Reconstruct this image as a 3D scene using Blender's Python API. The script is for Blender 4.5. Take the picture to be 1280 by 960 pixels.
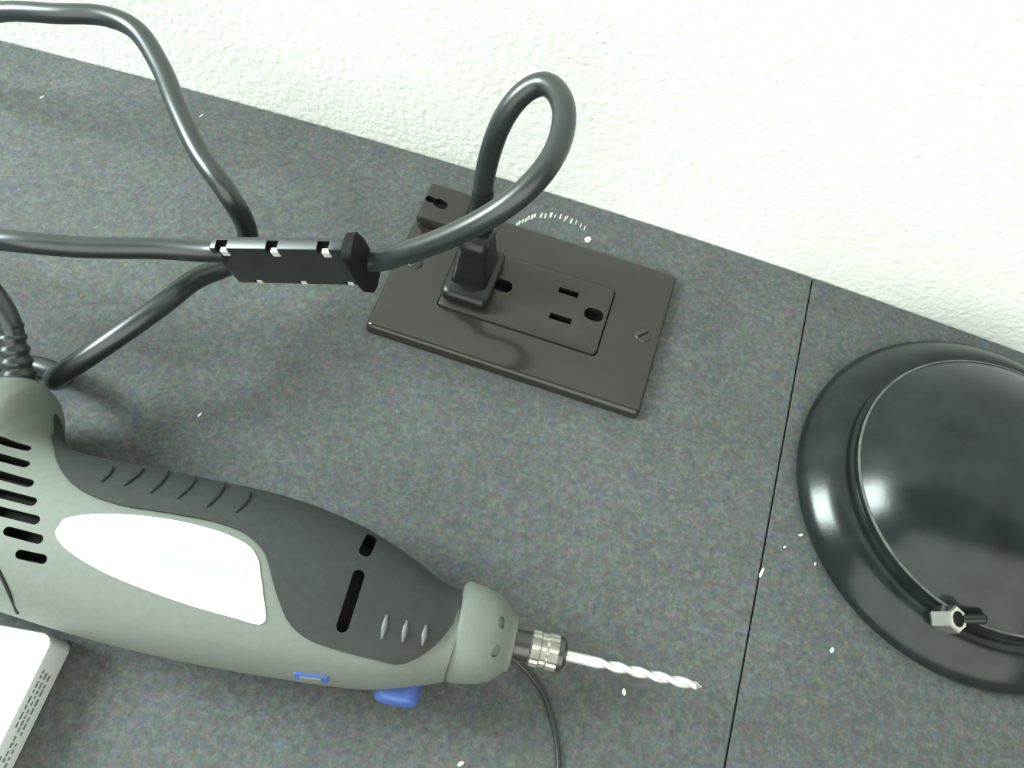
import bpy, bmesh, math, random
import numpy as np
from mathutils import Vector, Matrix
from mathutils.bvhtree import BVHTree

# ------------------------------------------------------------------ camera, world, light
S = 0.001                                   # all lengths below are millimetres
for o in list(bpy.data.objects):
    bpy.data.objects.remove(o)
sc = bpy.context.scene
C = sc.collection
CAM = Vector((82.848, -139.716, 285.070))
RX = Vector((0.9485193, 0.3057167, 0.0827550))     # image right
RY = Vector((0.3105612, -0.8464925, -0.4324375))   # image down
RZ = Vector((-0.0621519, 0.4358758, -0.8978583))   # view direction
F = 1000.0
cam = bpy.data.objects.new('camera', bpy.data.cameras.new('camera'))
C.objects.link(cam)
cam.data.sensor_width = 36.0
cam.data.lens = 36.0 * F / 1280.0
cam.data.clip_start = 0.005
cam.matrix_world = Matrix((
    (RX.x, -RY.x, -RZ.x, CAM.x * S), (RX.y, -RY.y, -RZ.y, CAM.y * S),
    (RX.z, -RY.z, -RZ.z, CAM.z * S), (0, 0, 0, 1)))
sc.camera = cam
w = bpy.data.worlds.new('room_daylight'); sc.world = w
w.use_nodes = True
w.node_tree.nodes['Background'].inputs[0].default_value = (0.86, 1.0, 0.93, 1)
w.node_tree.nodes['Background'].inputs[1].default_value = 0.27


def area(name, loc, target, sx, sy, power, col):
    l = bpy.data.lights.new(name, 'AREA'); l.shape = 'RECTANGLE'
    l.size = sx; l.size_y = sy; l.energy = power; l.color = col
    o = bpy.data.objects.new(name, l); C.objects.link(o)
    o.location = loc
    d = Vector(target) - Vector(loc)
    o.rotation_euler = d.to_track_quat('-Z', 'Y').to_euler()
    return o


# daylight of the window left of the counter, plus added fill behind the camera
area('window_daylight', (-0.88, -0.15, 0.66), (0.05, 0.0, 0.0), 0.36, 0.44, 21.5, (0.86, 1.0, 0.975))
area('room_fill', (0.45, -2.2, 1.75), (0.12, 0.1, 0.35), 4.5, 3.0, 112.0, (0.97, 1.0, 0.92))
vs = sc.view_settings
vs.view_transform = 'Standard'; vs.look = 'None'; vs.gamma = 1.0
vs.use_curve_mapping = False
vs.exposure = 0.0

# ------------------------------------------------------------------ helpers


def ray(u, v):
    return (RX * ((u - 640) / F) + RY * ((v - 480) / F) + RZ).normalized()


def un(u, v, z=0.0):
    d = ray(u, v)
    return CAM + d * ((z - CAM.z) / d.z)


def V(*a):
    return Vector(a)


def thing(name, loc, label, cat, group=None):
    o = bpy.data.objects.new(name, None)
    o.empty_display_size = 0.01
    C.objects.link(o); o.location = Vector(loc) * S
    tag(o, label, cat, group)
    return o


def tag(o, label=None, cat=None, group=None, kind=None):
    if label: o['label'] = label
    if cat: o['category'] = cat
    if group: o['group'] = group
    if kind: o['kind'] = kind
    return o


def mesh(name, verts, faces, mat, parent=None, smooth=True, origin=None, autosmooth=None):
    """verts in world mm; linked as ONE object; under a parent they become local to the top thing"""
    if parent is not None:
        root = parent
        base = Vector((0, 0, 0))
        while root is not None:
            base += root.location / S
            root = root.parent
        org = base
    else:
        org = Vector(origin) if origin is not None else Vector((0, 0, 0))
    me = bpy.data.meshes.new(name)
    me.from_pydata([tuple((Vector(v) - org) * S) for v in verts], [], [tuple(f) for f in faces])
    me.validate()
    bm = bmesh.new(); bm.from_mesh(me)
    bmesh.ops.recalc_face_normals(bm, faces=bm.faces)
    if smooth and autosmooth:
        a = math.radians(autosmooth)
        for e in bm.edges:
            if len(e.link_faces) == 2 and e.calc_face_angle(0) > a:
                e.smooth = False
    for fc in bm.faces:
        fc.smooth = smooth
    bm.to_mesh(me); bm.free()
    me.materials.append(mat)
    o = bpy.data.objects.new(name, me)
    C.objects.link(o)
    if parent is not None:
        o.parent = parent
    else:
        o.location = org * S
    return o


def rrect(cx, cy, wx, wy, r, n=4):
    pts = []
    r = min(r, wx / 2 - 1e-3, wy / 2 - 1e-3)
    for k, (sx, sy) in enumerate(((1, 1), (-1, 1), (-1, -1), (1, -1))):
        for i in range(n + 1):
            a = math.pi / 2 * (k + i / n)
            pts.append((cx + sx * (wx / 2 - r) + r * math.cos(a), cy + sy * (wy / 2 - r) + r * math.sin(a)))
    return pts


def loft(rings, cap0=True, cap1=True, close=True):
    n = len(rings[0]); vs_ = [v for r in rings for v in r]; fs = []
    for i in range(len(rings) - 1):
        for j in range(n if close else n - 1):
            k = (j + 1) % n
            fs.append((i * n + j, i * n + k, (i + 1) * n + k, (i + 1) * n + j))
    if cap0: fs.append(tuple(range(n))[::-1])
    if cap1: fs.append(tuple((len(rings) - 1) * n + j for j in range(n)))
    return vs_, fs


def frame_of(d):
    d = Vector(d).normalized()
    a = Vector((0, 0, 1)) if abs(d.z) < 0.9 else Vector((1, 0, 0))
    x = d.cross(a).normalized()
    return x, d.cross(x).normalized()


def lathe(base, axis, prof, n=48, cap0=True, cap1=True, bump=None):
    axis = Vector(axis).normalized(); x, y = frame_of(axis); base = Vector(base)
    rings = []
    for (r, h) in prof:
        ring = []
        for j in range(n):
            a = 2 * math.pi * j / n
            rr = r * (bump(j, h) if bump else 1)
            ring.append(base + axis * h + (x * math.cos(a) + y * math.sin(a)) * rr)
        rings.append(ring)
    return loft(rings, cap0, cap1)


def box(c, ax, ay, az, sx, sy, sz, bev=0.0):
    """rounded box: section rrect in (ax, ay), bevelled along az"""
    c = Vector(c); rings = []
    if bev <= 0:
        lv = [(-sz / 2, 0), (sz / 2, 0)]; r = 0.02
    else:
        lv = [(-sz / 2, bev), (-sz / 2 + bev * .3, bev * .3), (-sz / 2 + bev, 0), (sz / 2 - bev, 0), (sz / 2 - bev * .3, bev * .3), (sz / 2, bev)]
        r = bev
    for z, ins in lv:
        rings.append([c + ax * px + ay * py + az * z for px, py in rrect(0, 0, sx - 2 * ins, sy - 2 * ins, max(r - ins * .5, .02), 3 if bev > 0 else 1)])
    return loft(rings)


def catmull(pts, n=10):
    P = [Vector(p) for p in pts]
    P = [P[0] * 2 - P[1]] + P + [P[-1] * 2 - P[-2]]
    out = []
    for i in range(1, len(P) - 2):
        p0, p1, p2, p3 = P[i - 1:i + 3]
        # centripetal parameters keep loops tidy
        t0 = 0; t1 = t0 + max((p1 - p0).length, 1e-4) ** .5; t2 = t1 + max((p2 - p1).length, 1e-4) ** .5; t3 = t2 + max((p3 - p2).length, 1e-4) ** .5
        for k in range(n):
            t = t1 + (t2 - t1) * k / n
            a1 = p0 * ((t1 - t) / (t1 - t0)) + p1 * ((t - t0) / (t1 - t0))
            a2 = p1 * ((t2 - t) / (t2 - t1)) + p2 * ((t - t1) / (t2 - t1))
            a3 = p2 * ((t3 - t) / (t3 - t2)) + p3 * ((t - t2) / (t3 - t2))
            b1 = a1 * ((t2 - t) / (t2 - t0)) + a2 * ((t - t0) / (t2 - t0))
            b2 = a2 * ((t3 - t) / (t3 - t1)) + a3 * ((t - t1) / (t3 - t1))
            out.append(b1 * ((t2 - t) / (t2 - t1)) + b2 * ((t - t1) / (t2 - t1)))
    out.append(P[-2])
    return out


def tube(path, rad, n=16):
    """rad: number or function of t in 0..1"""
    P = [Vector(p) for p in path]
    T = []
    for i in range(len(P)):
        T.append((P[min(i + 1, len(P) - 1)] - P[max(i - 1, 0)]).normalized())
    x, _ = frame_of(T[0]); rings = []
    for i, p in enumerate(P):
        x = (x - T[i] * x.dot(T[i])).normalized(); y = T[i].cross(x)
        r = rad(i / (len(P) - 1)) if callable(rad) else rad
        rings.append([p + (x * math.cos(2 * math.pi * j / n) + y * math.sin(2 * math.pi * j / n)) * r for j in range(n)])
    return loft(rings)


def bvh(o):
    me = o.data
    org = Vector((0, 0, 0)); q = o
    while q is not None:
        org += q.location; q = q.parent
    vs_ = [(v.co + org) / S for v in me.vertices]
    return BVHTree.FromPolygons(vs_, [tuple(p.vertices) for p in me.polygons])


def cut(o, cutters, mat):
    """carve cutters (verts, faces) out of o; the walls of the cut take mat"""
    o.data.materials.append(mat)
    for vs_, fs in cutters:
        c = mesh('cutter', vs_, fs, mat, parent=o.parent, smooth=False)
        m = o.modifiers.new('cut', 'BOOLEAN'); m.operation = 'DIFFERENCE'; m.solver = 'EXACT'
        m.material_mode = 'TRANSFER'; m.object = c
        bpy.context.view_layer.update()
        dg = bpy.context.evaluated_depsgraph_get()
        me = bpy.data.meshes.new_from_object(o.evaluated_get(dg), depsgraph=dg)
        o.modifiers.clear()
        bm = bmesh.new(); bm.from_mesh(me)
        for e in bm.edges:
            if len(e.link_faces) != 2 or e.calc_face_angle(0) > math.radians(32): e.smooth = False
        bm.to_mesh(me); bm.free()
        me.name = o.name
        o.data = me
        bpy.data.objects.remove(c)


def capsule(a, b, nrm, half, deep, out=2.0, n=8):
    """slot prism between a and b, along nrm"""
    a = Vector(a); b = Vector(b); nrm = Vector(nrm).normalized()
    d = (b - a); d = (d - nrm * d.dot(nrm)); L = d.length; d = d.normalized() if L > 1e-6 else frame_of(nrm)[0]
    s = nrm.cross(d); m = (a + b) / 2
    ring = []
    for k in range(n + 1):
        t = -math.pi / 2 + math.pi * k / n
        ring.append(d * (L / 2 + half * math.cos(t)) + s * (half * math.sin(t)))
    for k in range(n + 1):
        t = math.pi / 2 + math.pi * k / n
        ring.append(d * (-L / 2 + half * math.cos(t)) + s * (half * math.sin(t)))
    return loft([[m + p - nrm * deep for p in ring], [m + p + nrm * out for p in ring]])

# ------------------------------------------------------------------ materials


def material(name, col, rough=0.5, metal=0.0, spec=0.5, coat=0.0, var=0.0, vscale=300.0, bump=0.0, bscale=900.0, bdist=0.0004):
    m = bpy.data.materials.new(name); m.use_nodes = True
    nt = m.node_tree; b = nt.nodes['Principled BSDF']
    b.inputs['Base Color'].default_value = (*col, 1); b.inputs['Roughness'].default_value = rough
    b.inputs['Metallic'].default_value = metal; b.inputs['Specular IOR Level'].default_value = spec
    b.inputs['Coat Weight'].default_value = coat; b.inputs['Coat Roughness'].default_value = 0.15
    tc = nt.nodes.new('ShaderNodeTexCoord')
    if var > 0:
        n = nt.nodes.new('ShaderNodeTexNoise'); n.inputs['Scale'].default_value = vscale; n.inputs['Detail'].default_value = 4
        r = nt.nodes.new('ShaderNodeValToRGB')
        r.color_ramp.elements[0].position = 0.3; r.color_ramp.elements[1].position = 0.7
        r.color_ramp.elements[0].color = (*[c * (1 - var) for c in col], 1)
        r.color_ramp.elements[1].color = (*[min(1, c * (1 + var)) for c in col], 1)
        nt.links.new(tc.outputs['Object'], n.inputs['Vector']); nt.links.new(n.outputs['Fac'], r.inputs['Fac'])
        nt.links.new(r.outputs['Color'], b.inputs['Base Color'])
    if bump > 0:
        n = nt.nodes.new('ShaderNodeTexNoise'); n.inputs['Scale'].default_value = bscale; n.inputs['Detail'].default_value = 3
        bp = nt.nodes.new('ShaderNodeBump'); bp.inputs['Strength'].default_value = bump; bp.inputs['Distance'].default_value = bdist
        nt.links.new(tc.outputs['Object'], n.inputs['Vector']); nt.links.new(n.outputs['Fac'], bp.inputs['Height'])
        nt.links.new(bp.outputs['Normal'], b.inputs['Normal'])
    return m


def counter_material():
    m = material('speckled_charcoal_surface', (0.1, 0.1, 0.1), 0.62, spec=0.35)
    nt = m.node_tree; b = nt.nodes['Principled BSDF']; L = nt.links.new
    tc = nt.nodes.new('ShaderNodeTexCoord')

    def noise(scale, detail, off):
        mp = nt.nodes.new('ShaderNodeMapping'); mp.inputs['Location'].default_value = off
        n = nt.nodes.new('ShaderNodeTexNoise'); n.inputs['Scale'].default_value = scale; n.inputs['Detail'].default_value = detail
        n.inputs['Roughness'].default_value = 0.7
        L(tc.outputs['Object'], mp.inputs['Vector']); L(mp.outputs['Vector'], n.inputs['Vector'])
        return n

    def ramp(n, stops):
        r = nt.nodes.new('ShaderNodeValToRGB'); e = r.color_ramp.elements
        e[0].position, e[0].color = stops[0][0], (*stops[0][1], 1)
        e[1].position, e[1].color = stops[-1][0], (*stops[-1][1], 1)
        for p, c in stops[1:-1]:
            q = e.new(p); q.color = (*c, 1)
        L(n.outputs['Fac'], r.inputs['Fac'])
        return r

    def mix(fac, a, c, mode='MIX'):
        x = nt.nodes.new('ShaderNodeMix'); x.data_type = 'RGBA'; x.blend_type = mode
        if isinstance(fac, float): x.inputs[0].default_value = fac
        else: L(fac, x.inputs[0])
        L(a, x.inputs[6]); L(c, x.inputs[7])
        return x.outputs[2]
    fine = ramp(noise(520, 5, (0, 0, 0)), [(0.28, (0.056, 0.060, 0.058)), (0.5, (0.086, 0.092, 0.089)), (0.74, (0.140, 0.148, 0.141))])
    tn = noise(360, 3, (3, 1, 7))
    tint = nt.nodes.new('ShaderNodeVectorMath'); tint.operation = 'MULTIPLY_ADD'      # each colour channel drifts on its own
    tint.inputs[1].default_value = (1.0, 0.75, 1.0); tint.inputs[2].default_value = (0.5, 0.625, 0.52)
    L(tn.outputs['Color'], tint.inputs[0])
    blot = ramp(noise(24, 3, (5, 2, 1)), [(0.3, (0.90, 0.90, 0.90)), (0.7, (1.10, 1.10, 1.10))])
    c1 = mix(1.0, fine.outputs['Color'], tint.outputs[0], 'MULTIPLY')
    c2 = mix(1.0, c1, blot.outputs['Color'], 'MULTIPLY')
    L(c2, b.inputs['Base Color'])
    bp = nt.nodes.new('ShaderNodeBump'); bp.inputs['Strength'].default_value = 0.35; bp.inputs['Distance'].default_value = 0.0004
    L(noise(900, 3, (1, 1, 1)).outputs['Fac'], bp.inputs['Height']); L(bp.outputs['Normal'], b.inputs['Normal'])
    return m


M = {}
M['counter'] = counter_material()
M['wall'] = material('textured_white_paint', (0.90, 0.92, 0.86), 0.7, spec=0.3, bump=0.6, bscale=380, bdist=0.0010)
M['grey'] = material('grey_tool_plastic', (0.168, 0.186, 0.163), 0.5, spec=0.4, var=0.05, vscale=500, bump=0.1)
M['grip'] = material('charcoal_rubber', (0.031, 0.034, 0.032), 0.6, spec=0.4, var=0.12, vscale=400, bump=0.15)
M['ribs'] = material('dark_rubber_rib', (0.016, 0.018, 0.017), 0.6, spec=0.4)
M['nub'] = material('grey_rubber_ridge', (0.13, 0.14, 0.135), 0.5, spec=0.5)
M['hole'] = material('dark_recess_plastic', (0.008, 0.008, 0.008), 0.7, spec=0.2)
M['white'] = material('white_label_plastic', (0.93, 0.95, 0.94), 0.4, var=0.01)
M['ink'] = material('pale_blue_label_ink', (0.36, 0.58, 0.66), 0.5)
M['blue'] = material('blue_button_plastic', (0.065, 0.125, 0.40), 0.4, var=0.05)
M['cord'] = material('black_cord_rubber', (0.018, 0.023, 0.023), 0.33, spec=0.75, var=0.1, vscale=300)
M['plug'] = material('black_plug_plastic', (0.010, 0.011, 0.011), 0.3, spec=0.45, var=0.1)
M['plate'] = material('brown_black_plate_plastic', (0.031, 0.028, 0.024), 0.12, spec=0.55, var=0.06, vscale=120)
M['recept'] = material('brown_receptacle_plastic', (0.034, 0.031, 0.027), 0.3, spec=0.5, var=0.06)
M['screw'] = material('brown_painted_screw', (0.05, 0.046, 0.042), 0.35, metal=0.3)
M['lamp'] = material('glossy_black_enamel', (0.012, 0.016, 0.016), 0.2, spec=0.38, coat=0.0, var=0.35, vscale=90, bump=0.05, bscale=700)
M['steel'] = material('bright_steel', (0.78, 0.78, 0.72), 0.25, metal=1.0, var=0.06)
M['bit'] = material('pale_drill_steel', (0.86, 0.87, 0.84), 0.38, metal=0.75, var=0.08)
M['knurl'] = material('dull_knurled_steel', (0.42, 0.42, 0.38), 0.36, metal=0.9, var=0.15)
M['collet'] = material('dark_collet_steel', (0.10, 0.105, 0.10), 0.35, metal=0.8)
M['ferrite'] = material('black_block_plastic', (0.020, 0.022, 0.025), 0.3, spec=0.9, var=0.15)
M['latch'] = material('pale_latch_plastic', (0.62, 0.64, 0.58), 0.4)
M['box'] = material('white_box_plastic', (0.92, 0.94, 0.92), 0.45, var=0.01)
M['print'] = material('grey_print', (0.26, 0.29, 0.27), 0.6)
M['chip'] = material('white_chip', (0.85, 0.87, 0.80), 0.6)
M['chipblue'] = material('pale_blue_chip', (0.55, 0.72, 0.80), 0.6)
M['dust_glint'] = material('dusty_glint_edge', (0.10, 0.11, 0.10), 0.6, var=0.4, vscale=160)  # dusty grey, lightened to paint in the light caught along the dome lip
M['seam'] = material('grey_seam', (0.13, 0.145, 0.13), 0.6)
M['mark'] = material('white_marking', (0.50, 0.52, 0.46), 0.7)

# ------------------------------------------------------------------ setting: wall and countertop


def ywall(x):
    t = max(-230.0, min(280.0, x))
    k = 1.28e-4 if t < 70 else 1.75e-4
    y = 96.2 - k * (t - 70) ** 2
    return y - 2 * k * (t - 70) * (x - t)


xs = [-900, -600, -400] + list(range(-300, 361, 20)) + [500, 700, 900]
ring0 = [(x, ywall(x)) for x in xs] + [(x, ywall(x) + 100) for x in reversed(xs)]
vw, fw = loft([[V(x, y, z) for x, y in ring0] for z in (-700, 1700)])
a, b = box((0, -700, -715), V(1, 0, 0), V(0, 1, 0), V(0, 0, 1), 1800, 1600, 30)
tag(mesh('floor', a, b, material('grey_room_floor', (0.25, 0.25, 0.24), 0.6, var=0.1, vscale=20), smooth=False), 'plain grey room floor below the countertop', None, kind='structure')
tag(mesh('wall_back', vw, fw, M['wall'], autosmooth=40), 'white textured wall behind the charcoal countertop', None, kind='structure')

SEAM = 172.2
top = thing('countertop', (0, 0, -20), 'charcoal speckled countertop with a narrow seam against the white wall', 'countertop')
for x0, x1 in ((-900.0, SEAM - 0.3), (SEAM + 0.3, 900.0)):
    xx = [x0] + [float(x) for x in xs if x0 < x < x1] + [x1]
    out = [(x, ywall(x) - 0.3) for x in xx] + [(x1, -620.0), (x0, -620.0)]
    rings = []
    for z, ins in ((-20, 0), (-0.5, 0), (0, 0.35)):
        rr = []
        for i, (x, y) in enumerate(out):
            rr.append(V(x + (ins if x == x0 else -ins if x == x1 else 0), y - (ins if i < len(xx) else 0), z))
        rings.append(rr)
    a, b = loft(rings)
    mesh('panel', a, b, M['counter'], top, autosmooth=30)

# ------------------------------------------------------------------ outlet
PX, PY = 57.15, 35.6
ot = thing('power_outlet', (PX, PY, 0), 'brown-black wall outlet plate set flat in the countertop beside the wall', 'outlet')
rx, ry, rw, rh = 57.4, 36.0, 67.0, 32.6
rings = []
for wx, wy, r, z in ((114.3, 69.9, 2.2, 0.0), (114.3, 69.9, 2.2, 2.6), (113.6, 69.2, 2.2, 3.6), (112.2, 67.8, 2.0, 4.4), (110, 65.6, 2, 4.8)):
    rings.append([V(x, y, z) for x, y in rrect(PX, PY, wx, wy, r)])
for g, z in ((0.5, 4.8), (0.35, 4.5), (0.35, 0.5)):
    rings.append([V(x, y, z) for x, y in rrect(rx, ry, rw + 2 * g, rh + 2 * g, 2.0)])
a, b = loft(rings, cap0=False, cap1=False)
mesh('cover_plate', a, b, M['plate'], ot, autosmooth=35)
rings = []
for ins, z in ((0, 0.4), (0, 5.2), (0.15, 5.6), (0.6, 5.9)):
    rings.append([V(x, y, z) for x, y in rrect(rx, ry, rw - 2 * ins, rh - 2 * ins, 1.8)])
a, b = loft(rings)
rc = mesh('receptacle', a, b, M['recept'], ot, autosmooth=35)
X, Y, Z = V(1, 0, 0), V(0, 1, 0), V(0, 0, 1)
cuts = []
for cx in (73.0, 33.7):
    cuts.append(box((cx - 0.3, 44.0, 5), X, Y, Z, 8.4, 2.6, 8))
    cuts.append(box((cx, 30.8, 5), X, Y, Z, 9.2, 2.8, 8))
    cuts.append(capsule((cx + 11.2, 37.4, 5.9), (cx + 13.6, 37.4, 5.9), Z, 2.9, 4.5))
cut(rc, cuts, M['hole'])
for sx in (107.0, 8.2):
    a, b = lathe((sx, 35.8, 4.6), Z, [(3.3, 0), (3.3, 0.35), (2.7, 0.75), (0.01, 0.95)], 24, cap1=False)
    s = mesh('screw', a, b, M['screw'], ot)
    a, b = box((sx, 35.8, 5.45), V(.7, .7, 0), V(-.7, .7, 0), Z, 4.6, 0.8, 0.5)
    mesh('screw_slot', a, b, M['hole'], s, smooth=False)

# small dark block at the far corner of the plate
bl = thing('plastic_block', (11, 64, 4.8), 'small brown-black plastic block on the corner of the outlet plate behind the plug', 'block')
a, b = box((11.5, 63.5, 8.0), X, Y, Z, 19.5, 19.5, 6.4, 1.2)
bo = mesh('body', a, b, M['plate'], bl, autosmooth=40)
cut(bo, [capsule((3.8, 64.2, 11.2), (5.2, 64.0, 11.2), Z, 1.5, 3), capsule((8.2, 63.6, 11.2), (10.4, 63.2, 11.2), Z, 2.2, 3)], M['hole'])
a, b = box((11.5, 63.5, 4.95), X, Y, Z, 17.5, 17.5, 0.5)
mesh('foot', a, b, M['hole'], bl, smooth=False)

# ------------------------------------------------------------------ plug with its looping cord
QX, QY = 33.7, 37.2
pl = thing('power_plug', (QX, QY, 5.9), 'black two-prong plug in the outlet with its cord looping up to a cable block', 'plug')
rings = []
for wx, wy, r, z in ((18, 24, 3, 7.4), (19.6, 26, 3.5, 7.9), (20.2, 26.6, 3.8, 9.2), (19.8, 26.2, 3.8, 10.8), (18.4, 24.6, 3.6, 12.0), (16.6, 22.0, 3.4, 12.9)):
    rings.append([V(x, y, z) for x, y in rrect(QX, QY - 1.5, wx, wy + 2.5, r, 5)])
a, b = loft(rings)
mesh('flange', a, b, M['plug'], pl, autosmooth=50)
rings = []
for wx, wy, r, z in ((15.6, 20.5, 3.2, 12.0), (14.6, 19, 3.2, 15), (13.4, 17.4, 3.2, 21), (12.6, 16.2, 3.2, 27), (12.2, 15.4, 3.4, 30.5), (12.6, 15.8, 4, 31.5), (12.8, 15.8, 4, 33.5), (11.8, 14, 4.6, 35.2), (10, 10.8, 4.8, 37)):
    rings.append([V(x, y, z) for x, y in rrect(QX, QY, wx, wy, r, 5)])
a, b = loft(rings)
mesh('plug_body', a, b, M['plug'], pl, autosmooth=50)
for sy in (-6.6, 6.6):
    a, b = box((QX, QY + sy, 3.8), X, Y, Z, 6.3, 1.5, 8.0)
    mesh('blade', a, b, M['steel'], pl, smooth=False)
CR = 3.75
sr = []
for i in range(25):
    t = i / 24
    r = 5.4 - 1.5 * t - (0.55 if (i % 4) in (2, 3) and 3 < i < 22 else 0)
    sr.append((r, 36 + 20 * t))
a, b = lathe((QX, QY + .4, 0), V(0, 0.06, 1), sr, 24)
mesh('strain_relief', a, b, M['plug'], pl, autosmooth=60)

# cable block geometry is needed for the cord ends
eL, eR = un(280, 333, 43), un(442, 336, 54)
ex = (eR - eL).normalized()
n2 = V(-.30, -.12, .93); n2 = (n2 - ex * n2.dot(ex)).normalized()
n1 = ex.cross(n2).normalized()
if n1.y > 0: n1 = -n1
BL, BH, BT = (eR - eL).length, 23.0, 5.0
BC = (eL + eR) / 2 - n1 * (BT / 2)
loop_px = [(604, 235, 56), (611, 197, 72), (629, 148, 88), (655, 115, 97), (680, 104, 101), (698, 117, 103), (706, 145, 104),
           (695, 190, 103), (662, 234, 99), (612, 271, 91), (550, 301, 78), (500, 318, 66)]
pts = [V(QX, QY + 2.3, 40)] + [un(*q) for q in loop_px] + [BC + ex * (BL / 2 + 10) + V(0, 0, 1.5), BC + ex * (BL / 2 - 3)]
pth = catmull(pts, 10)
for _ in range(14):     # relax small kinks of the loop
    pth = [pth[0]] + [(pth[i - 1] + pth[i] * 2 + pth[i + 1]) / 4 for i in range(1, len(pth) - 1)] + [pth[-1]]
a, b = tube(pth, CR)
mesh('cord', a, b, M['cord'], pl)

# cord leaving the block to the left
eA = BC - ex * (BL / 2) + n2 * 5.5
pts = [eA + ex * 3, eA - ex * 5, un(200, 311, 46), un(100, 309, 47), un(0, 300, 48), V(-150, -36, 38), V(-190, -30, 18), V(-235, -22, 4.2), V(-290, -12, 3.5), V(-360, 0, 3.5)]
a, b = tube(catmull(pts, 10), CR)
tag(mesh('tool_cord', a, b, M['cord'], origin=V(-290, -12, 0)), 'black cord running out of the end of the cable block opposite the plug cord', 'cord', None)

# loose cord: down from the wall side, behind the block, on to the tool's rear
pts = [V(-380, 60, 3.5), V(-300, 48, 3.5), V(-255, 46, 10), V(-210, 48, 34), un(0, 15, 56), un(70, 17, 60), un(130, 20, 61), un(168, 36, 61), un(200, 82, 60), un(224, 140, 59), un(250, 193, 57),
       un(283, 240, 53), un(308, 285, 38), un(308, 318, 28), un(283, 333, 28), un(245, 349, 33), un(200, 383, 38), un(130, 432, 34), un(68, 474, 21),
       V(-92, -60, 10), V(-108, -58, 4.2), V(-130, -66, 3.5), V(-180, -90, 3.5), V(-250, -120, 3.5)]
a, b = tube(catmull(pts, 8), CR)
tag(mesh('loose_cord', a, b, M['cord'], origin=V(-130, -66, 0)), 'glossy black cord arching down from the wall behind the cable block to the rotary tool', 'cord')

cb = thing('cable_block', BC, 'flat black rectangular cable block with pale snap latches, held up by cords', 'cable block')
cb.location = BC * S
a, b = box(BC, ex, n2, n1, BL, BH, BT, 0.7)
bd = mesh('body', a, b, M['ferrite'], cb, autosmooth=40)
up_off = BH / 2; fr = BT / 2
cuts = []
for k, u in enumerate((-19.6, -1.2, 17.0)):
    cuts.append(box(BC + ex * u + n2 * (up_off) + n1 * (fr - 1.2), ex, n2, n1, 4.2, 4.6, 4.4))
for u in (-15.5, 1.5, 19.2):
    cuts.append(box(BC + ex * u - n2 * (up_off - 1.2) + n1 * fr, ex, n2, n1, 3.2, 2.6, 3.0))
cut(bd, cuts, M['hole'])
for u in (-19.6, -1.2, 17.0):
    a, b = box(BC + ex * (u + .8) + n2 * (up_off - 2.6) + n1 * (fr - .5), ex, n2, n1, 2.7, 2.9, 1.8, 0.2)
    mesh('latch', a, b, M['latch'], cb, smooth=False)
for u in (-15.5, 1.5, 19.2):
    a, b = box(BC + ex * (u + .3) - n2 * (up_off - 1.3) + n1 * (fr - .6), ex, n2, n1, 2.0, 2.0, 1.4, 0.2)
    mesh('latch', a, b, M['latch'], cb, smooth=False)
rings = []
for t, s_ in ((BL / 2 - .6, .96), (BL / 2 + .4, 1.08), (BL / 2 + 3.6, 1.10), (BL / 2 + 5.2, 0.9), (BL / 2 + 6.0, .5)):
    rings.append([BC + ex * t + n2 * (y * s_ - .4) + n1 * (x * s_) for x, y in rrect(0, 0, BT + 4.6, BH + .4, 2.5)])
a, b = loft(rings)
mesh('end_cap', a, b, M['hole'], cb, autosmooth=50)

# ------------------------------------------------------------------ rotary tool
tool = thing('rotary_tool', (0, -110, 0), 'grey electric rotary tool with charcoal grip, white label and a drill bit', 'power tool')
ST = np.array([  # x, y_hi, y_lo, z_lo, z_hi
    (-122, -96, -126, 14, 36), (-119, -89, -132, 8, 42), (-113, -82, -136.5, 3.5, 47), (-105, -77, -140, .6, 49.5), (-97, -73.5, -141, 0, 50), (-90, -70.8, -141.5, 0, 50),
    (-86, -69.6, -141.5, 0, 50), (-81.5, -71.4, -141.3, 0, 50), (-79, -75, -141, 0, 50), (-76, -81, -140.6, 0, 50), (-71, -86.5, -140.3, 0, 50), (-60, -89.2, -140, 0, 50),
    (-45, -87.6, -139.6, 0, 50), (-32, -85.4, -139, 0, 50), (-15, -83.2, -137.6, 0, 50), (3, -80.8, -135.4, 0, 50), (20, -80.2, -132.8, .3, 49.5),
    (37, -81.5, -129.8, 1.2, 48), (49, -84.2, -127.4, 2.6, 46), (58, -87, -125, 4.5, 44.5), (66, -90, -121.6, 7, 42.6), (72, -90.4, -118.6, 9.4, 40.6), (76, -89.5, -116.6, 10.2, 39.8)], float)


def station(x):
    return [float(np.interp(x, ST[:, 0], ST[:, k])) for k in range(1, 5)]


SX = []
for i in range(len(ST) - 1):
    n_ = 4
    SX += list(np.linspace(ST[i, 0], ST[i + 1, 0], n_, endpoint=False))
SX.append(ST[-1, 0])
SM = np.array([station(x) for x in SX])
for _ in range(2):     # ease the corners of the outline
    SM[1:-1] = .25 * SM[:-2] + .5 * SM[1:-1] + .25 * SM[2:]
EXP = 2.35


def sec(x):
    return [float(np.interp(x, SX, SM[:, k])) for k in range(4)]


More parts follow.
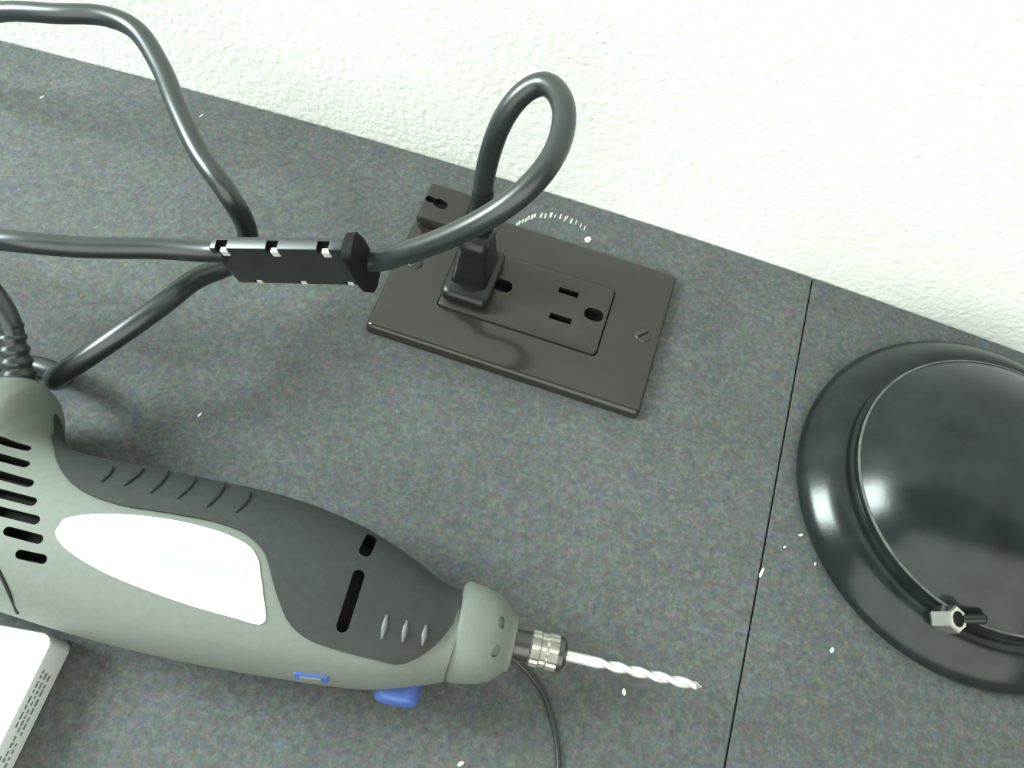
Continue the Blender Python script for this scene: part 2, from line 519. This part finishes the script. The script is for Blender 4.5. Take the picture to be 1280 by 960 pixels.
def body_pt(x, th, off=0.0):
    yh, yl, zl, zh = sec(x)
    c, s = math.cos(th), math.sin(th)
    e = 2 / EXP
    hw, hz = (yh - yl) / 2, (zh - zl) / 2
    y = (yh + yl) / 2 + hw * math.copysign(abs(c) ** e, c)
    z = (zh + zl) / 2 + hz * math.copysign(abs(s) ** e, s)
    if off:
        ny = math.copysign(abs(c) ** (2 - e), c) / hw; nz = math.copysign(abs(s) ** (2 - e), s) / hz
        l = math.hypot(ny, nz); y += off * ny / l; z += off * nz / l
    return V(x, y, z)


def body_th(p):
    yh, yl, zl, zh = sec(p.x)
    a = (p.y - (yh + yl) / 2) / ((yh - yl) / 2); b_ = (p.z - (zh + zl) / 2) / ((zh - zl) / 2)
    return math.atan2(math.copysign(abs(b_) ** (EXP / 2), b_), math.copysign(abs(a) ** (EXP / 2), a))


NT = 64
rings = [[body_pt(x, 2 * math.pi * j / NT) for j in range(NT)] for x in SX]
a, b = loft(rings)
housing = mesh('housing', a, b, M['grey'], tool, autosmooth=50)
HB = bvh(housing)


def hit(u, v, tree=HB):
    loc, nrm, idx, dist = tree.ray_cast(CAM, ray(u, v), 2000)
    return loc, nrm


def uv_of(u, v):
    loc, nrm = hit(u, v)
    if loc is None:
        return None
    return loc.x, body_th(loc)


def dens(px, n=6):
    return [(p.x, p.y) for p in catmull([V(u, v, 0) for u, v in px], n)]


def mono(q):
    q = sorted(q); o = [q[0]]
    for t in q[1:]:
        if t[0] - o[-1][0] > .02: o.append(t)
    return o


def patch(name, x0, x1, lo, hi, off, mat, parent, rows=48, cols=14, inner=-0.6):
    """closed shell over the body between angle curves lo(x) and hi(x)"""
    outer, inn = [], []
    for i in range(rows + 1):
        x = x0 + (x1 - x0) * (0.5 - 0.5 * math.cos(math.pi * i / rows))
        a0, a1 = lo(x), hi(x)
        outer.append([body_pt(x, a0 + (a1 - a0) * j / cols, off) for j in range(cols + 1)])
        inn.append([body_pt(x, a0 + (a1 - a0) * j / cols, inner) for j in range(cols + 1)])
    rings_ = [outer[i] + inn[i][::-1] for i in range(rows + 1)]
    a_, b_ = loft(rings_)
    return mesh(name, a_, b_, mat, parent, autosmooth=40)


# the grip: its border on the grey shell, read off along the body, and round to the far underside
gb = [(68, 538), (65, 548), (66, 560), (71, 578), (85, 600), (108, 617), (150, 632), (210, 642), (275, 655), (310, 670), (332, 694), (340, 722), (349, 750), (362, 778), (384, 797), (425, 812), (465, 822), (500, 829), (525, 820), (548, 803), (566, 780)]
gp = mono(q for q in (uv_of(*p) for p in dens(gb)) if q)
q0, t0_ = gp[0]
gp = [(q0 - 3.2, .15 * t0_), (q0 - 2.5, .5 * t0_), (q0 - 1.6, .78 * t0_), (q0 - .8, .93 * t0_)] + gp      # the bulb at the rear end
gx = [q[0] for q in gp]; gt = [q[1] for q in gp]
gx0, gx1 = gx[0], min(gx[-1], 74.5)


def g_hi(x):
    return float(np.interp(x, gx, gt))


def g_lo(x):
    e0 = min(1.0, max(0.0, (x - gx0) / 7.0)); e1 = min(1.0, max(0.0, (gx1 + .2 - x) / 9.0))
    return -0.75 * math.sqrt(e0) * math.sqrt(e1)


grip = patch('grip', gx0, gx1, g_lo, g_hi, 0.9, M['grip'], tool, rows=90, cols=24)
tag(grip, 'charcoal rubber grip')
GB = bvh(grip)

# ventilation slots in the shell and the two gaps in the grip
cuts = []
for (u0, v0, u1, v1) in ((-28, 542, 33, 560), (-28, 563, 31, 580), (-28, 586, 36, 604), (-26, 610, 40, 627), (-20, 634, 44, 650), (10, 664, 48, 674), (25, 693, 53, 699)):
    p0, m0 = hit(u0, v0); p1, m1 = hit(u1, v1)
    if p0 is None or p1 is None: continue
    cuts.append(capsule(p0, p1, m0 + m1, 1.35, 5.0, 4.0))
gc = []
for (u0, v0, u1, v1, hw) in ((448, 720, 428, 783, 1.75), (463, 675, 455, 692, 1.9)):
    p0, m0 = hit(u0, v0); p1, m1 = hit(u1, v1)
    if p0 is None or p1 is None: continue
    gc.append(capsule(p0, p1, m0 + m1, hw, 4.0, 5.0))
cut(housing, cuts + gc, M['hole'])
cut(grip, gc, M['hole'])

for (u0, v0, u1, v1) in ((126, 602, 140, 584), (154, 607, 182, 582), (187, 616, 210, 590), (221, 623, 244, 598), (257, 634, 281, 606), (294, 640, 313, 617)):
    q = []
    for k in range(6):
        t = k / 5
        loc, nrm = hit(u0 + (u1 - u0) * t + 4 * math.sin(math.pi * t), v0 + (v1 - v0) * t, GB)
        if loc is not None: q.append(loc + nrm * 0.05)
    if len(q) > 2:
        a, b = tube(q, 0.55, 8); mesh('grip_rib', a, b, M['ribs'], grip)
for (u0, v0, u1, v1) in ((484, 768, 477, 799), (509, 775, 503, 803), (533, 781, 528, 807)):
    q = []
    for k in range(6):
        t = k / 5; loc, nrm = hit(u0 + (u1 - u0) * t, v0 + (v1 - v0) * t, GB)
        if loc is not None: q.append(loc - nrm * 0.1)
    if len(q) > 2:
        a, b = tube(q, lambda t: .2 + .75 * math.sin(math.pi * min(max(t, .08), .92)), 8); mesh('grip_ridge', a, b, M['nub'], grip)

# white oval label
lb_up = [(70, 664), (72, 657), (79, 650), (98, 645), (140, 643), (200, 648), (250, 658), (290, 671), (315, 686), (324, 702)]
lb_dn = [(70, 664), (71, 671), (78, 681), (95, 695), (130, 715), (180, 736), (240, 757), (290, 771), (326, 780), (332, 776)]
lu = mono(q for q in (uv_of(*p) for p in dens(lb_up)) if q); ld = mono(q for q in (uv_of(*p) for p in dens(lb_dn)) if q)
re_ = sorted(q for q in (uv_of(*p) for p in ((324, 702), (328, 730), (331, 755), (333, 770), (332, 776))) if q)
ux = [q[0] for q in lu] + [q[0] for q in re_[1:]]; ut = [q[1] for q in lu] + [q[1] for q in re_[1:]]
dx = [q[0] for q in ld]; dt = [q[1] for q in ld]
lx0, lx1 = max(ux[0], dx[0]), min(ux[-1], dx[-1])
label = patch('label', lx0, lx1, lambda x: float(np.interp(x, ux, ut)), lambda x: max(float(np.interp(x, dx, dt)), float(np.interp(x, ux, ut)) + 1e-3), 0.35, M['white'], tool, rows=60, cols=12)
tag(label, 'white oval label plate')
LB = bvh(label)
# lettering, upside down as the tool lies
cu = bpy.data.curves.new('lettering', 'FONT'); cu.body = 'DREMEL'; cu.size = 1.0; cu.shear = 0.25; cu.space_character = 1.12
to = bpy.data.objects.new('lettering', cu); C.objects.link(to)
bpy.context.view_layer.update()
dg = bpy.context.evaluated_depsgraph_get()
tm = bpy.data.meshes.new_from_object(to.evaluated_get(dg), depsgraph=dg)
bpy.data.objects.remove(to)
bm = bmesh.new(); bm.from_mesh(tm)
bmesh.ops.triangulate(bm, faces=bm.faces)
bmesh.ops.subdivide_edges(bm, edges=[e for e in bm.edges if e.calc_length() > .25], cuts=2)
vx = [v.co.copy() for v in bm.verts]
wtxt = max(v.x for v in vx); htxt = max(v.y for v in vx)
bm.verts.ensure_lookup_table()
tv = []
for v in vx:
    u = 313 - 116 * v.x / wtxt - 2.0 * v.y / htxt
    w_ = 710 - 19 * v.x / wtxt + 15 * v.y / htxt
    loc, nrm = hit(u, w_, LB)
    tv.append((loc + nrm * .06) if loc is not None else un(u, w_, 50))
tf = [[x.index for x in f.verts] for f in bm.faces]
bm.free()
mesh('lettering', tv, tf, M['ink'], label, smooth=False)

# seam of the rear cap
q = []
for (u, v) in ((-60, 610), (-40, 640), (-20, 678), (0, 716), (12, 742), (22, 766)):
    loc, nrm = hit(u, v)
    if loc is not None: q.append(loc + nrm * 0.0)
if len(q) > 2:
    a, b = tube(catmull(q, 4), 0.6, 8); mesh('cap_seam', a, b, M['ribs'], tool)

# nose, collet and bit
AX = V(1, 0.105, 0).normalized(); N0 = V(73.2, -101.2, 25)
a, b = lathe(N0, AX, [(13.8, 1.0), (15.2, 2.0), (15.5, 3), (14.9, 8), (14.0, 11.5), (12.6, 14.6), (10.6, 17.0), (9.0, 18.4), (8.6, 19.6), (7.2, 20.0)], 56)
nose = mesh('nose_cap', a, b, M['grey'], tool, autosmooth=40)
NB = bvh(nose)
nc = []
for (u, v) in ((628, 778), (620, 814)):
    loc, nrm = hit(u, v, NB)
    if loc is not None: nc.append(capsule(loc - V(0, .9, 0), loc + V(0, .9, 0), nrm, 1.15, 0.8, 3))
cut(nose, nc, M['seam'])
a, b = lathe(N0, AX, [(14.0, 1.0), (14.9, 1.5), (15.1, 1.9), (14.6, 2.2)], 56, cap0=False, cap1=False)
mesh('nose_seam', a, b, M['seam'], tool)
a, b = lathe(N0, AX, [(4.6, 19), (4.6, 25.5)], 32)
mesh('spindle', a, b, M['collet'], tool, autosmooth=40)
a, b = lathe(N0, AX, [(5.0, 24.8), (5.7, 25.4), (5.7, 28.0), (5.3, 28.4), (5.3, 30.2), (5.7, 30.6), (5.7, 33.8)], 36, bump=lambda j, h: 1.0 if j % 2 else .93)
colnut = mesh('collet_nut', a, b, M['knurl'], tool, smooth=False)
a, b = lathe(N0, AX, [(5.4, 33.6), (5.2, 35.4), (3.4, 36.6), (1.5, 36.8)], 32)
mesh('collet_tip', a, b, M['collet'], tool, autosmooth=40)
fx, fy = frame_of(AX); rings = []
Lb = 44.0; n_ = 110
for i in range(n_ + 1):
    h = 36.0 + Lb * i / n_; t = i / n_
    tw = 2 * math.pi * max(0, h - 46) / 13.6
    fl = min(1.0, max(0.0, (h - 43) / 5.0))
    ring = []
    sc_ = 1.0 if t < .955 else max(.12, (1 - t) / .045)
    for j in range(24):
        a_ = 2 * math.pi * j / 24
        g = abs(math.cos(a_)) ** 1.2
        r = 1.72 * (1 - .52 * fl * (1 - g)) * sc_
        ring.append(N0 + AX * h + (fx * math.cos(a_ + tw) + fy * math.sin(a_ + tw)) * r)
    rings.append(ring)
a, b = loft(rings)
tag(mesh('drill_bit', a, b, M['bit'], tool, autosmooth=60), 'bright steel twist drill bit')

# blue lock button and slide switch on the camera-side flank
bc = un(497, 862, 20)
bdir = V(0.14, -0.98, 0.12).normalized()
sx_ = bdir.cross(Z).normalized(); sz_ = sx_.cross(bdir)
rings = []
for h, s_ in ((-6, 1), (1.6, 1), (3.0, .97), (3.9, .86), (4.3, .6)):
    rings.append([bc + bdir * h + sx_ * (x * s_) + sz_ * (y * s_) for x, y in rrect(0, 0, 14.0, 9.0, 4.2, 6)])
a, b = loft(rings)
tag(mesh('lock_button', a, b, M['blue'], tool, autosmooth=50), 'blue lock button')
loc, nrm = hit(389, 846)
if loc is not None:
    tx_ = V(1, .1, 0).normalized(); ty_ = nrm.cross(tx_).normalized(); tx_ = ty_.cross(nrm)
    a, b = box(loc, tx_, ty_, nrm, 10.0, 4.4, 1.2, .3)
    sw = mesh('slide_switch', a, b, M['blue'], tool, smooth=False)
    a, b = box(loc + nrm * .5, tx_, ty_, nrm, 6.4, 2.6, 1.2, .3)
    mesh('switch_window', a, b, M['grey'], sw, smooth=False)

# strain relief and the tool's own cord
r0, r1 = V(-87.5, -79, 26), un(12, 405, 44)
dd = (r1 - r0); LR = dd.length
prof = [(6.4, 0)]
for i in range(1, 29):
    t = i / 28
    prof.append((6.3 - 2.2 * t - (0.75 if i > 7 and (i % 4) in (1, 2) else 0), LR * t))
a, b = lathe(r0, dd, prof, 28)
mesh('strain_relief', a, b, M['cord'], tool, autosmooth=60)
pts = [r0 + dd * .7, r1, r1 + V(-8, 6.5, 5), V(-125, -44, 56), V(-160, -56, 48), V(-205, -72, 16), V(-240, -86, 4.2), V(-300, -100, 3.5), V(-380, -110, 3.5)]
a, b = tube(catmull(pts, 8), CR)
mesh('cord', a, b, M['cord'], tool)

# ------------------------------------------------------------------ lamp base
LX, LY = 247.0, 11.0
lp = thing('lamp_base', (LX, LY, 0), 'glossy black domed round lamp base with a steel nut at its rim', 'lamp base')
a, b = lathe((LX, LY, 0), Z, [(66, 0), (68.6, .6), (69.8, 2.5), (69.9, 4.2), (68.9, 6.2), (66.6, 8.6), (63.8, 11.2), (61, 13.4), (58.6, 14.6), (56.6, 14.9), (55, 14.5), (53.6, 14.4), (52.6, 15.2), (50, 15)], 128, cap1=False)
mesh('rim', a, b, M['lamp'], lp, autosmooth=50)
prof = [(53.0, 14.6), (53.3, 17.6), (53.0, 18.6), (52.3, 19.2)]
for i in range(1, 25):
    r = 52.3 * (1 - i / 24) + 0.01
    prof.append((r, 19.2 + 19.5 * (1 - (r / 52.3) ** 2.6)))
a, b = lathe((LX, LY, 0), Z, prof, 128, cap1=False)
mesh('dome', a, b, M['lamp'], lp, autosmooth=50)
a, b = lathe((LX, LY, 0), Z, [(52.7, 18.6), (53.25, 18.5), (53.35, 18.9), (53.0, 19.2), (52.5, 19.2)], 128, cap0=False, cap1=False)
mesh('dome_edge', a, b, M['dust_glint'], lp)
nb = un(1181, 774, 19.0); nd = V(0.40, -0.02, .90).normalized()
nx, ny = frame_of(nd)
hexr = lambda r, h, n=6: [nb + nd * h + (nx * math.cos(2 * math.pi * k / n + .3) + ny * math.sin(2 * math.pi * k / n + .3)) * r for k in range(n)]
a, b = loft([hexr(4.2, -3), hexr(4.6, -2), hexr(4.6, 4.4), hexr(4.1, 5.0)])
nut = mesh('nut', a, b, M['steel'], lp, smooth=False)
tag(nut, 'bright steel hex nut')
a, b = lathe(nb, nd, [(2.7, 4.8), (2.6, 5.2), (1.9, 5.5)], 20)
mesh('bore', a, b, M['hole'], nut)
a, b = lathe(nb + nd * 1.5, V(.93, .30, .16), [(1.9, 3), (1.9, 11.2), (1.2, 12.0)], 20)
mesh('stud', a, b, M['plug'], lp, autosmooth=40)

# ------------------------------------------------------------------ white box at the near edge
BHt = 15.0
c0 = V(-43.6, -140.6, 0)      # far right corner on the countertop
ux_ = V(-0.988, -0.155, 0).normalized(); uy_ = V(0.06, -0.998, 0).normalized()
WBx, WBy = 62.0, 95.0
bx_ = thing('white_box', c0 + ux_ * 31 + uy_ * 47, 'white plastic box with grey printing down its side, beside the rotary tool', 'box')
bx_.location.z = 0
rings = []
for z, ins in ((0, .8), (.8, 0), (BHt - .9, 0), (BHt - .25, .3), (BHt, .9)):
    rr = []
    for (px, py) in rrect(WBx / 2, WBy / 2, WBx - 2 * ins, WBy - 2 * ins, 4.0 - ins * .6, 6):
        rr.append(c0 + ux_ * px + uy_ * py + Z * z)
    rings.append(rr)
a, b = loft(rings)
bbody = mesh('body', a, b, M['box'], bx_, autosmooth=40)
random.seed(4)
sn = (-ux_ - uy_ * ux_.dot(uy_) * -1).normalized()
sn = V(uy_.y * -1, uy_.x, 0).normalized()
tv, tf = [], []
for row, z in enumerate((11.3, 8.6, 5.9)):
    t = 10.5 + row * .6
    while t < 60:
        ln = random.uniform(.8, 2.4)
        if random.random() < .82:
            h = random.uniform(.5, .75)
            base = c0 + uy_ * t + sn * 0.03
            k = len(tv)
            for (dt_, dz) in ((0, -h), (ln, -h), (ln, h), (0, h)):
                tv.append(base + uy_ * dt_ + Z * (z + dz))
            tf.append((k, k + 1, k + 2, k + 3))
        t += ln + random.uniform(.35, .9)
mesh('side_print', tv, tf, M['print'], bx_, smooth=False)

# ------------------------------------------------------------------ thin wire, printed arc, chips
pts = [V(40, -100, 1.0), V(72, -96, 1.0), un(640, 822, 1.0), un(660, 840, 1.0), un(678, 866, 1.0), un(690, 900, 1.0), un(696, 930, 1.0), un(698, 962, 1.0), un(694, 1010, 1.0), V(112, -170, 1.0), V(96, -230, 1.0), V(90, -330, 1.0), V(100, -480, 1.0)]
a, b = tube(catmull(pts, 10), 0.85, 10)
tag(mesh('thin_wire', a, b, M['cord'], origin=un(690, 900, 0)), 'thin black wire coming out from under the rotary tool nose', 'wire')

tv, tf = [], []
for (zx, zy, hgt, wd) in ((185, 352, 5, 2.6), (208, 328, 5, 2.6), (234, 306, 5, 2.6), (268, 292, 5, 2.4), (300, 280, 5, 2.4), (325, 258, 5, 2.6), (360, 250, 6, 2.6), (388, 236, 5, 2.4), (452, 235, 6, 2.6), (495, 236, 6, 2.4), (550, 230, 6, 3.0), (592, 240, 4, 1.4),
                            (645, 246, 6, 2.0), (690, 268, 6, 1.8), (712, 255, 4, 1.2), (752, 292, 6, 2.4), (802, 300, 5, 1.2), (848, 335, 5, 1.4), (885, 360, 5, 1.4)):
    u, v = 620 + zx / 8, 240 + zy / 8
    k = len(tv)
    q = [un(u - wd / 2 - .16 * hgt, v + hgt / 2), un(u + wd / 2 - .16 * hgt, v + hgt / 2), un(u + wd / 2 + .16 * hgt, v - hgt / 2), un(u - wd / 2 + .16 * hgt, v - hgt / 2)]
    tv += [p + Z * .0 for p in q] + [p + Z * .06 for p in q]
    tf += [(k + 4, k + 5, k + 6, k + 7), (k, k + 1, k + 5, k + 4), (k + 1, k + 2, k + 6, k + 5), (k + 2, k + 3, k + 7, k + 6), (k + 3, k, k + 4, k + 7), (k + 3, k + 2, k + 1, k)]
tag(mesh('printed_arc', tv, tf, M['mark'], smooth=False, origin=un(690, 275)), 'arc of small white marks on the countertop between outlet plate and wall', 'marking')


def chip(u, v, ln, wd, ang, mat, label, group=None, name='wood_chip', ht=.5):
    c = un(u, v, 0); d = V(math.cos(ang), math.sin(ang), 0); s = V(-d.y, d.x, 0)
    prof_ = [(-.5, .1), (-.2, .5), (.25, .45), (.5, .08)]
    rings_ = []
    for z, k in ((0, .9), (ht * .6, 1), (ht, .6)):
        rr = [c + d * (ln * t * k) + s * (wd * w_ * k) + Z * z for t, w_ in prof_] + [c + d * (ln * t * k) - s * (wd * w_ * k * .8) + Z * z for t, w_ in reversed(prof_)]
        rings_.append(rr)
    a_, b_ = loft(rings_)
    o = mesh(name, a_, b_, mat, smooth=False, origin=c)
    return tag(o, label, 'chip', group)


chip(735, 300, 3.6, 3.0, 1.2, M['chip'], 'square white chip beside the arc of marks by the outlet plate', name='plaster_chip')
chip(780, 865, 2.4, 1.5, 1.9, M['chip'], 'white chip lying beside the drill bit', name='plaster_chip')
chip(952, 716, 4.2, 1.2, 1.35, M['chip'], 'narrow white chip lying on the countertop seam', name='plaster_chip')
chip(1040, 813, 2.2, 1.5, 1.2, M['chipblue'], 'pale blue chip near the lamp base rim', name='plaster_chip')
chip(576, 955, 2.4, 1.4, .8, M['chip'], 'white chip between the thin wire and the blue button', name='plaster_chip')
chip(250, 519, 2.2, .8, 1.3, M['chip'], 'white sliver behind the tool grip', name='plaster_chip')
chip(1001, 669, 2.0, 1.0, .5, M['chip'], 'larger of the two white crumbs touching the lamp base rim', name='plaster_chip')
chip(1019, 705, 1.3, .7, 1.5, M['chip'], 'smaller of the two white crumbs touching the lamp base rim', name='plaster_chip')
chip(981, 684, 1.3, .8, .9, M['chip'], 'tiny white crumb on the countertop between the seam and the lamp base', name='plaster_chip')
chip(53, 122, 2.6, .7, 1.2, M['chip'], 'pale sliver on the countertop within the curve of the arching cord', name='plaster_chip')
chip(252, 145, 2.6, .6, 1.1, M['chip'], 'pale sliver on the countertop between the arching cord and the outlet', name='plaster_chip')
